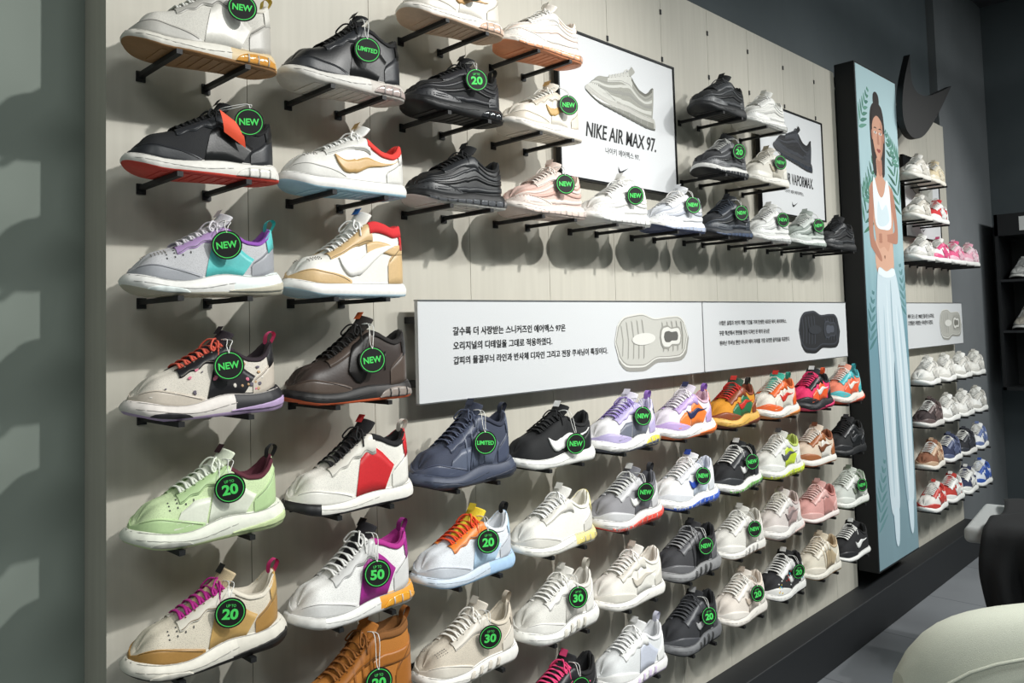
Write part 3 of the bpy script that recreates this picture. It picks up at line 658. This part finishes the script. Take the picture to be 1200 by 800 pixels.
for k in range(4): shp([(.225,.770+.011*k),(.195,.772+.011*k),(.19,.777+.011*k),(.195,.781+.011*k),(.225,.780+.011*k)],SKD,True,3)
shp([(.145,.545),(.165,.51),(.20,.575),(.24,.60),(.28,.575),(.315,.51),(.345,.545),(.355,.64),(.345,.735),(.25,.75),(.165,.735),(.145,.64)],'dfe8ea')
shp([(.20,.62),(.24,.66),(.30,.63),(.33,.70),(.25,.735),(.18,.72)],'c9d8de')
shp([(.243,.875),(.25,.87),(.257,.875),(.25,.888)],'7c4f3a')
shp([(.17,.27),(.185,.215),(.235,.20),(.285,.215),(.30,.27),(.298,.33),(.28,.39),(.238,.43),(.195,.39),(.173,.33)],SK)
shp([(.27,.24),(.298,.27),(.296,.33),(.278,.39),(.245,.425),(.262,.36),(.275,.30)],'b07d66')
shp([(.165,.27),(.175,.20),(.235,.175),(.295,.20),(.305,.27),(.285,.235),(.235,.215),(.19,.235)],HR)
for x in(.205,.265):
    shp([(x-.018,.298),(x,.291),(x+.018,.298),(x,.304)],'f0e8e2'); shp([(x-.007,.297),(x,.291),(x+.007,.297),(x,.304)],'221814')
    shp([(x-.02,.278),(x,.271),(x+.02,.276),(x,.277)],'2a1c16')
shp([(.232,.30),(.24,.30),(.25,.345),(.236,.352),(.224,.345)],SKD); shp([(.213,.378),(.228,.372),(.236,.375),(.244,.372),(.26,.378),(.237,.391)],'8c3f3a')
for x in(.163,.305): shp([(x,.29),(x+.01,.30),(x+.006,.335),(x-.004,.33),(x-.008,.30)],SKD)
shp([(.165,.93),(.255,.945),(.35,.93),(.40,1.02),(.445,1.20),(.475,1.45),(.48,1.75),(.465,2.02),(.38,2.03),(.35,1.80),(.325,1.55),(.30,1.36),(.28,1.55),(.275,1.80),(.275,2.03),(.18,2.04),(.15,1.80),(.125,1.50),(.11,1.20),(.13,1.02)],'c3d2d9')
shp([(.30,1.36),(.312,1.55),(.335,1.8),(.375,2.02),(.395,2.02),(.37,1.8),(.345,1.55),(.31,1.2)],'98afba'); shp([(.20,1.1),(.185,1.4),(.20,1.8),(.215,1.98),(.225,1.8),(.212,1.4)],'aabfc9')
shp([(.30,.98),(.305,1.1),(.30,1.3),(.293,1.3),(.29,1.1)],'93aab5'); shp([(.38,1.1),(.42,1.4),(.43,1.8),(.42,1.9),(.405,1.5)],'aabfc9')
shp([(.13,1.1),(.14,1.4),(.165,1.8),(.18,1.98),(.16,1.8),(.125,1.4)],'aabfc9'); shp([(.24,1.0),(.235,1.3),(.25,1.9),(.258,1.98),(.26,1.6),(.25,1.2)],'d6e2e7')
shp([(.35,1.1),(.37,1.4),(.39,1.8),(.40,1.98),(.41,1.8),(.38,1.3)],'d6e2e7')
shp([(.165,.93),(.255,.945),(.35,.93),(.355,.96),(.255,.975),(.16,.96)],'dbe5e9')
shp([(.20,2.035),(.26,2.035),(.262,2.10),(.25,2.18),(.228,2.20),(.208,2.17),(.20,2.10)],'c3d4dc'); shp([(.385,2.025),(.445,2.02),(.45,2.09),(.44,2.16),(.42,2.18),(.40,2.15),(.388,2.09)],'c3d4dc')
fig.build('figure_print',lb,recalc=False)
# ------------------------------------------------------------ check-shaped sign above far bay
sg=MB(); sm=mat('0c0d0e','pnt','sign_black')
pts=cr([(4.235,1.31,0),(4.235,1.20,0),(4.27,1.15,0),(4.36,1.13,0),(4.54,1.16,0),(4.90,1.28,0)],6)+cr([(4.90,1.28,0),(4.60,1.05,0),(4.36,.91,0),(4.18,.89,0),(4.09,.97,0),(4.12,1.13,0),(4.235,1.31,0)],6)[1:-1]
pl=[(p.x,-.13,H+p.y) for p in pts]; back=[(x,-.10,z) for x,y,z in pl]
sg.poly(pl,sm); sg.poly(back,sm); sg.grid([pl,back],sm,closev=True,smooth=False)
sg.box(4.30,4.33,-.10,-.001,H+.97,H+1.00,sm); sg.box(4.48,4.51,-.10,-.001,H+1.05,H+1.08,sm)
sg.build('curved_check_sign')
# ------------------------------------------------------------ dark shelving unit on the end wall
x=XE; su=MB(); dk=mat('15171a','pnt'); x0=x-.34; ya,yb=-1.15,-.06; za,zb_=H-.50,H+.64
su.box(x-.02,x-.001,ya,yb,za,zb_,dk)
su.box(x0,x-.02,yb-.02,yb,za,zb_,dk); su.box(x0,x-.02,ya,ya+.02,za,zb_,dk)
su.box(x0,x-.02,ya,yb,zb_-.14,zb_,dk); su.box(x0,x-.02,ya,yb,za,za+.02,dk)
for zz in(.20,-.13): su.box(x0,x-.02,ya+.02,yb-.02,H+zz,H+zz+.015,mat('2b2d30','pnt'))
ue=su.build('wall_shelf_unit')
t=put_text('1',mat('e8e8e6','ppr'),ue,'shelf_number',0,0,0,.035,.09); t.rotation_euler=(math.pi/2,0,-math.pi/2); t.location=(x0-.002,-.13,H+.525)
for k,c_ in enumerate(('c9c9c6','2b2c30','b9b2a6','b9392f')):
    m,_=shoe_mesh(dict(fl='mehqs',kind='run',b=c_,o='8a8a88',o2='55565a',sw='e9e9e6',sole='dcdbd7',out='444',ton=c_,lace='ddd',lin='333'),22)
    o=m.build('sneaker',loc=(x-.18,-.17-.28*(k%2),H+(.215 if k<2 else -.115)+.0014)); o.rotation_euler=(0,0,0)
# ------------------------------------------------------------ bench with black coat
def rounded(name,x0,x1,y0,y1,z0,z1,m,bev,parent=None):
    o=boxobj(name,x0,x1,y0,y1,z0,z1,m,parent,bevel=bev); o.modifiers['bevel'].segments=6
    for p in o.data.polygons: p.use_smooth=True
    return o
e=bpy.data.objects.new('bench',None); col.objects.link(e); e.location=(3.64,-1.03,0); e.rotation_euler=(0,0,math.radians(-84))
wt_=mat('aeb0af','rub'); mt=mat('55585a','met')
rounded('seat',-.55,.62,-.24,.24,.50,.56,wt_,.02,e)
for i,(a,b_) in enumerate(((-.45,-.17),(.5,-.17),(-.45,.17),(.5,.17))):
    l=MB(); l.tube([(a,b_,.51),(a*1.10,b_*1.15,0)],.016,mt,10); l.build('leg_%d'%(i+1),e)
cm=mat('0f1012','fab','coat_black'); cb=MB()
P=[]
for i in range(44):
    u=i/43; row=[]
    for j in range(34):
        v=j/33; xx=-.47+.68*u
        s_=v*.92
        f=.014*math.sin(u*30+math.sin(v*5)*1.5)+.010*math.sin(u*51+v*3)
        if s_<.40: yy=.20-s_; zz=.572+.010*math.sin(u*17+s_*20)+.010
        else:
            d=s_-.40; k=min(d/.08,1); yy=-.20-.075*math.sin(k*math.pi/2)-f*min(1,d*4)*1.4-.02*min(1,d*5)-.03; zz=.582-.028*(1-math.cos(k*math.pi/2))-max(0,d-.06)*.78
        row.append((xx+.02*math.sin(v*7),yy,zz))
    P.append(row)
cb.grid(P,cm); co=cb.build('black_coat'); co.location=e.location; co.rotation_euler=e.rotation_euler
sd=co.modifiers.new('thick','SOLIDIFY'); sd.thickness=.008; sd.offset=1
# ------------------------------------------------------------ cream upholstered chair foreground right
fab=mat('cbcebf','fab','cream_upholstery')
ch=bpy.data.objects.new('upholstered_chair',None); col.objects.link(ch); ch.location=(1.845,-1.075,0); ch.rotation_euler=(0,0,math.radians(-45))
bm_=MB(); P=[]
for i in range(33):
    u=-1+2*i/32; xx=.37*u
    top=.37+.51*(1-abs(u)**6*.14)-.045*(u*u); dep=.08*u*u
    ring=[]
    for k in range(24):
        g=2*math.pi*k/24; c_=math.cos(g); s_=math.sin(g)
        zq=(.30+top)/2; hz=(top-.30)/2
        ring.append((xx, -.24+dep+.065*math.copysign(abs(c_)**.7,c_)*(1-abs(u)**8*.5), zq+hz*math.copysign(abs(s_)**.4,s_)*(1-abs(u)**14*.10)))
    P.append(ring)
bm_.grid(P,fab,closev=True); bm_.poly(P[0],fab); bm_.poly(P[-1],fab)
bk=bm_.build('backrest',ch)
sm2=MB()
sm2.tube([(-.372+.744*i/20,-.24+.08*(-1+i/10)**2-.066,.37+.51*(1-abs(-1+i/10)**6*.14)-.045*(-1+i/10)**2-.055) for i in range(1,20)],.003,mat('c0c3b4','fab'),6)
sm2.build('seam_piping',ch)
rounded('seat_cushion',-.30,.30,-.20,.26,.26,.40,fab,.05,ch)
for i,(a,b_) in enumerate(((-.26,-.2),(.26,-.2),(-.26,.2),(.26,.2))):
    l=MB(); l.tube([(a,b_,.30),(a*1.05,b_*1.05,0)],.018,mat('6b4a30','pnt'),10); l.build('leg_%d'%(i+1),ch)
# ------------------------------------------------------------ lights
def aim(o,tgt):
    d=Vector(tgt)-o.location; o.rotation_euler=d.to_track_quat('-Z','Y').to_euler()
tr=MB(); tr.box(-.5,6.1,-2.32,-2.28,3.30,3.33,PM)
for xx in(0,2,4,6): tr.box(xx-.005,xx+.005,-2.305,-2.295,3.33,3.5,PM)
tro=tr.build('lighting_track')
def spot(x,tx,en,y=-2.3,tz=1.2,size=75,bl=.8):
    l=bpy.data.lights.new('spot_lamp','SPOT'); l.energy=en; l.color=(1,.985,.955); l.spot_size=math.radians(size); l.spot_blend=bl; l.shadow_soft_size=.035
    o=bpy.data.objects.new('spot_lamp',l); col.objects.link(o); o.location=(x,y,3.1); aim(o,(tx,0,tz)); o.parent=tro
    c=MB(); c.tube([(x,y-.02,3.30),(x,y-.01,3.2),(x,y-.03,3.16)],.012,PM,8)
    d=(Vector((tx,0,tz))-Vector((x,y,3.1))).normalized(); p=Vector((x,y,3.1))
    c.tube([p-d*.16,p-d*.03],.05,PM,14); c.build('spot_housing',tro)
spot(2.0,.85,250,size=72); spot(3.35,2.3,118,size=58); spot(4.7,3.5,125,size=62); spot(5.9,4.8,125,size=62)
def area(x,y,en,sx=1.2,sy=.6,c=(.96,1,.98)):  # unseen fill light added under the ceiling to brighten the closed room
    l=bpy.data.lights.new('panel_lamp','AREA'); l.shape='RECTANGLE'; l.size=sx; l.size_y=sy; l.energy=en; l.color=c
    o=bpy.data.objects.new('ceiling_panel_lamp',l); col.objects.link(o); o.location=(x,y,ZC_-.03)
for x_,en in((-1.6,44),(1.0,52),(3.4,66),(5.2,70)): area(x_,-2.9,en)
w=bpy.data.worlds.new('world'); sc.world=w; w.use_nodes=True
w.node_tree.nodes['Background'].inputs[0].default_value=(.6,.65,.62,1); w.node_tree.nodes['Background'].inputs[1].default_value=.3
# ------------------------------------------------------------ camera
Xc=Vector((925,23,933)).normalized(); Zc=Vector((-500,-18334,933)).normalized()
Zc=(Zc-Xc*Zc.dot(Xc)).normalized(); Yc=Zc.cross(Xc)
right=Vector((Xc.x,Yc.x,Zc.x)); up=-Vector((Xc.y,Yc.y,Zc.y)); bk_=-Vector((Xc.z,Yc.z,Zc.z))
cam=bpy.data.cameras.new('camera'); cam.lens=28; cam.sensor_width=36; cam.sensor_fit='HORIZONTAL'; cam.shift_y=-66/1200; cam.clip_start=.05
co_=bpy.data.objects.new('camera',cam); col.objects.link(co_)
M=Matrix(((right.x,up.x,bk_.x,0),(right.y,up.y,bk_.y,-D),(right.z,up.z,bk_.z,H),(0,0,0,1)))
co_.matrix_world=M; sc.camera=co_
sc.view_settings.view_transform='Standard'
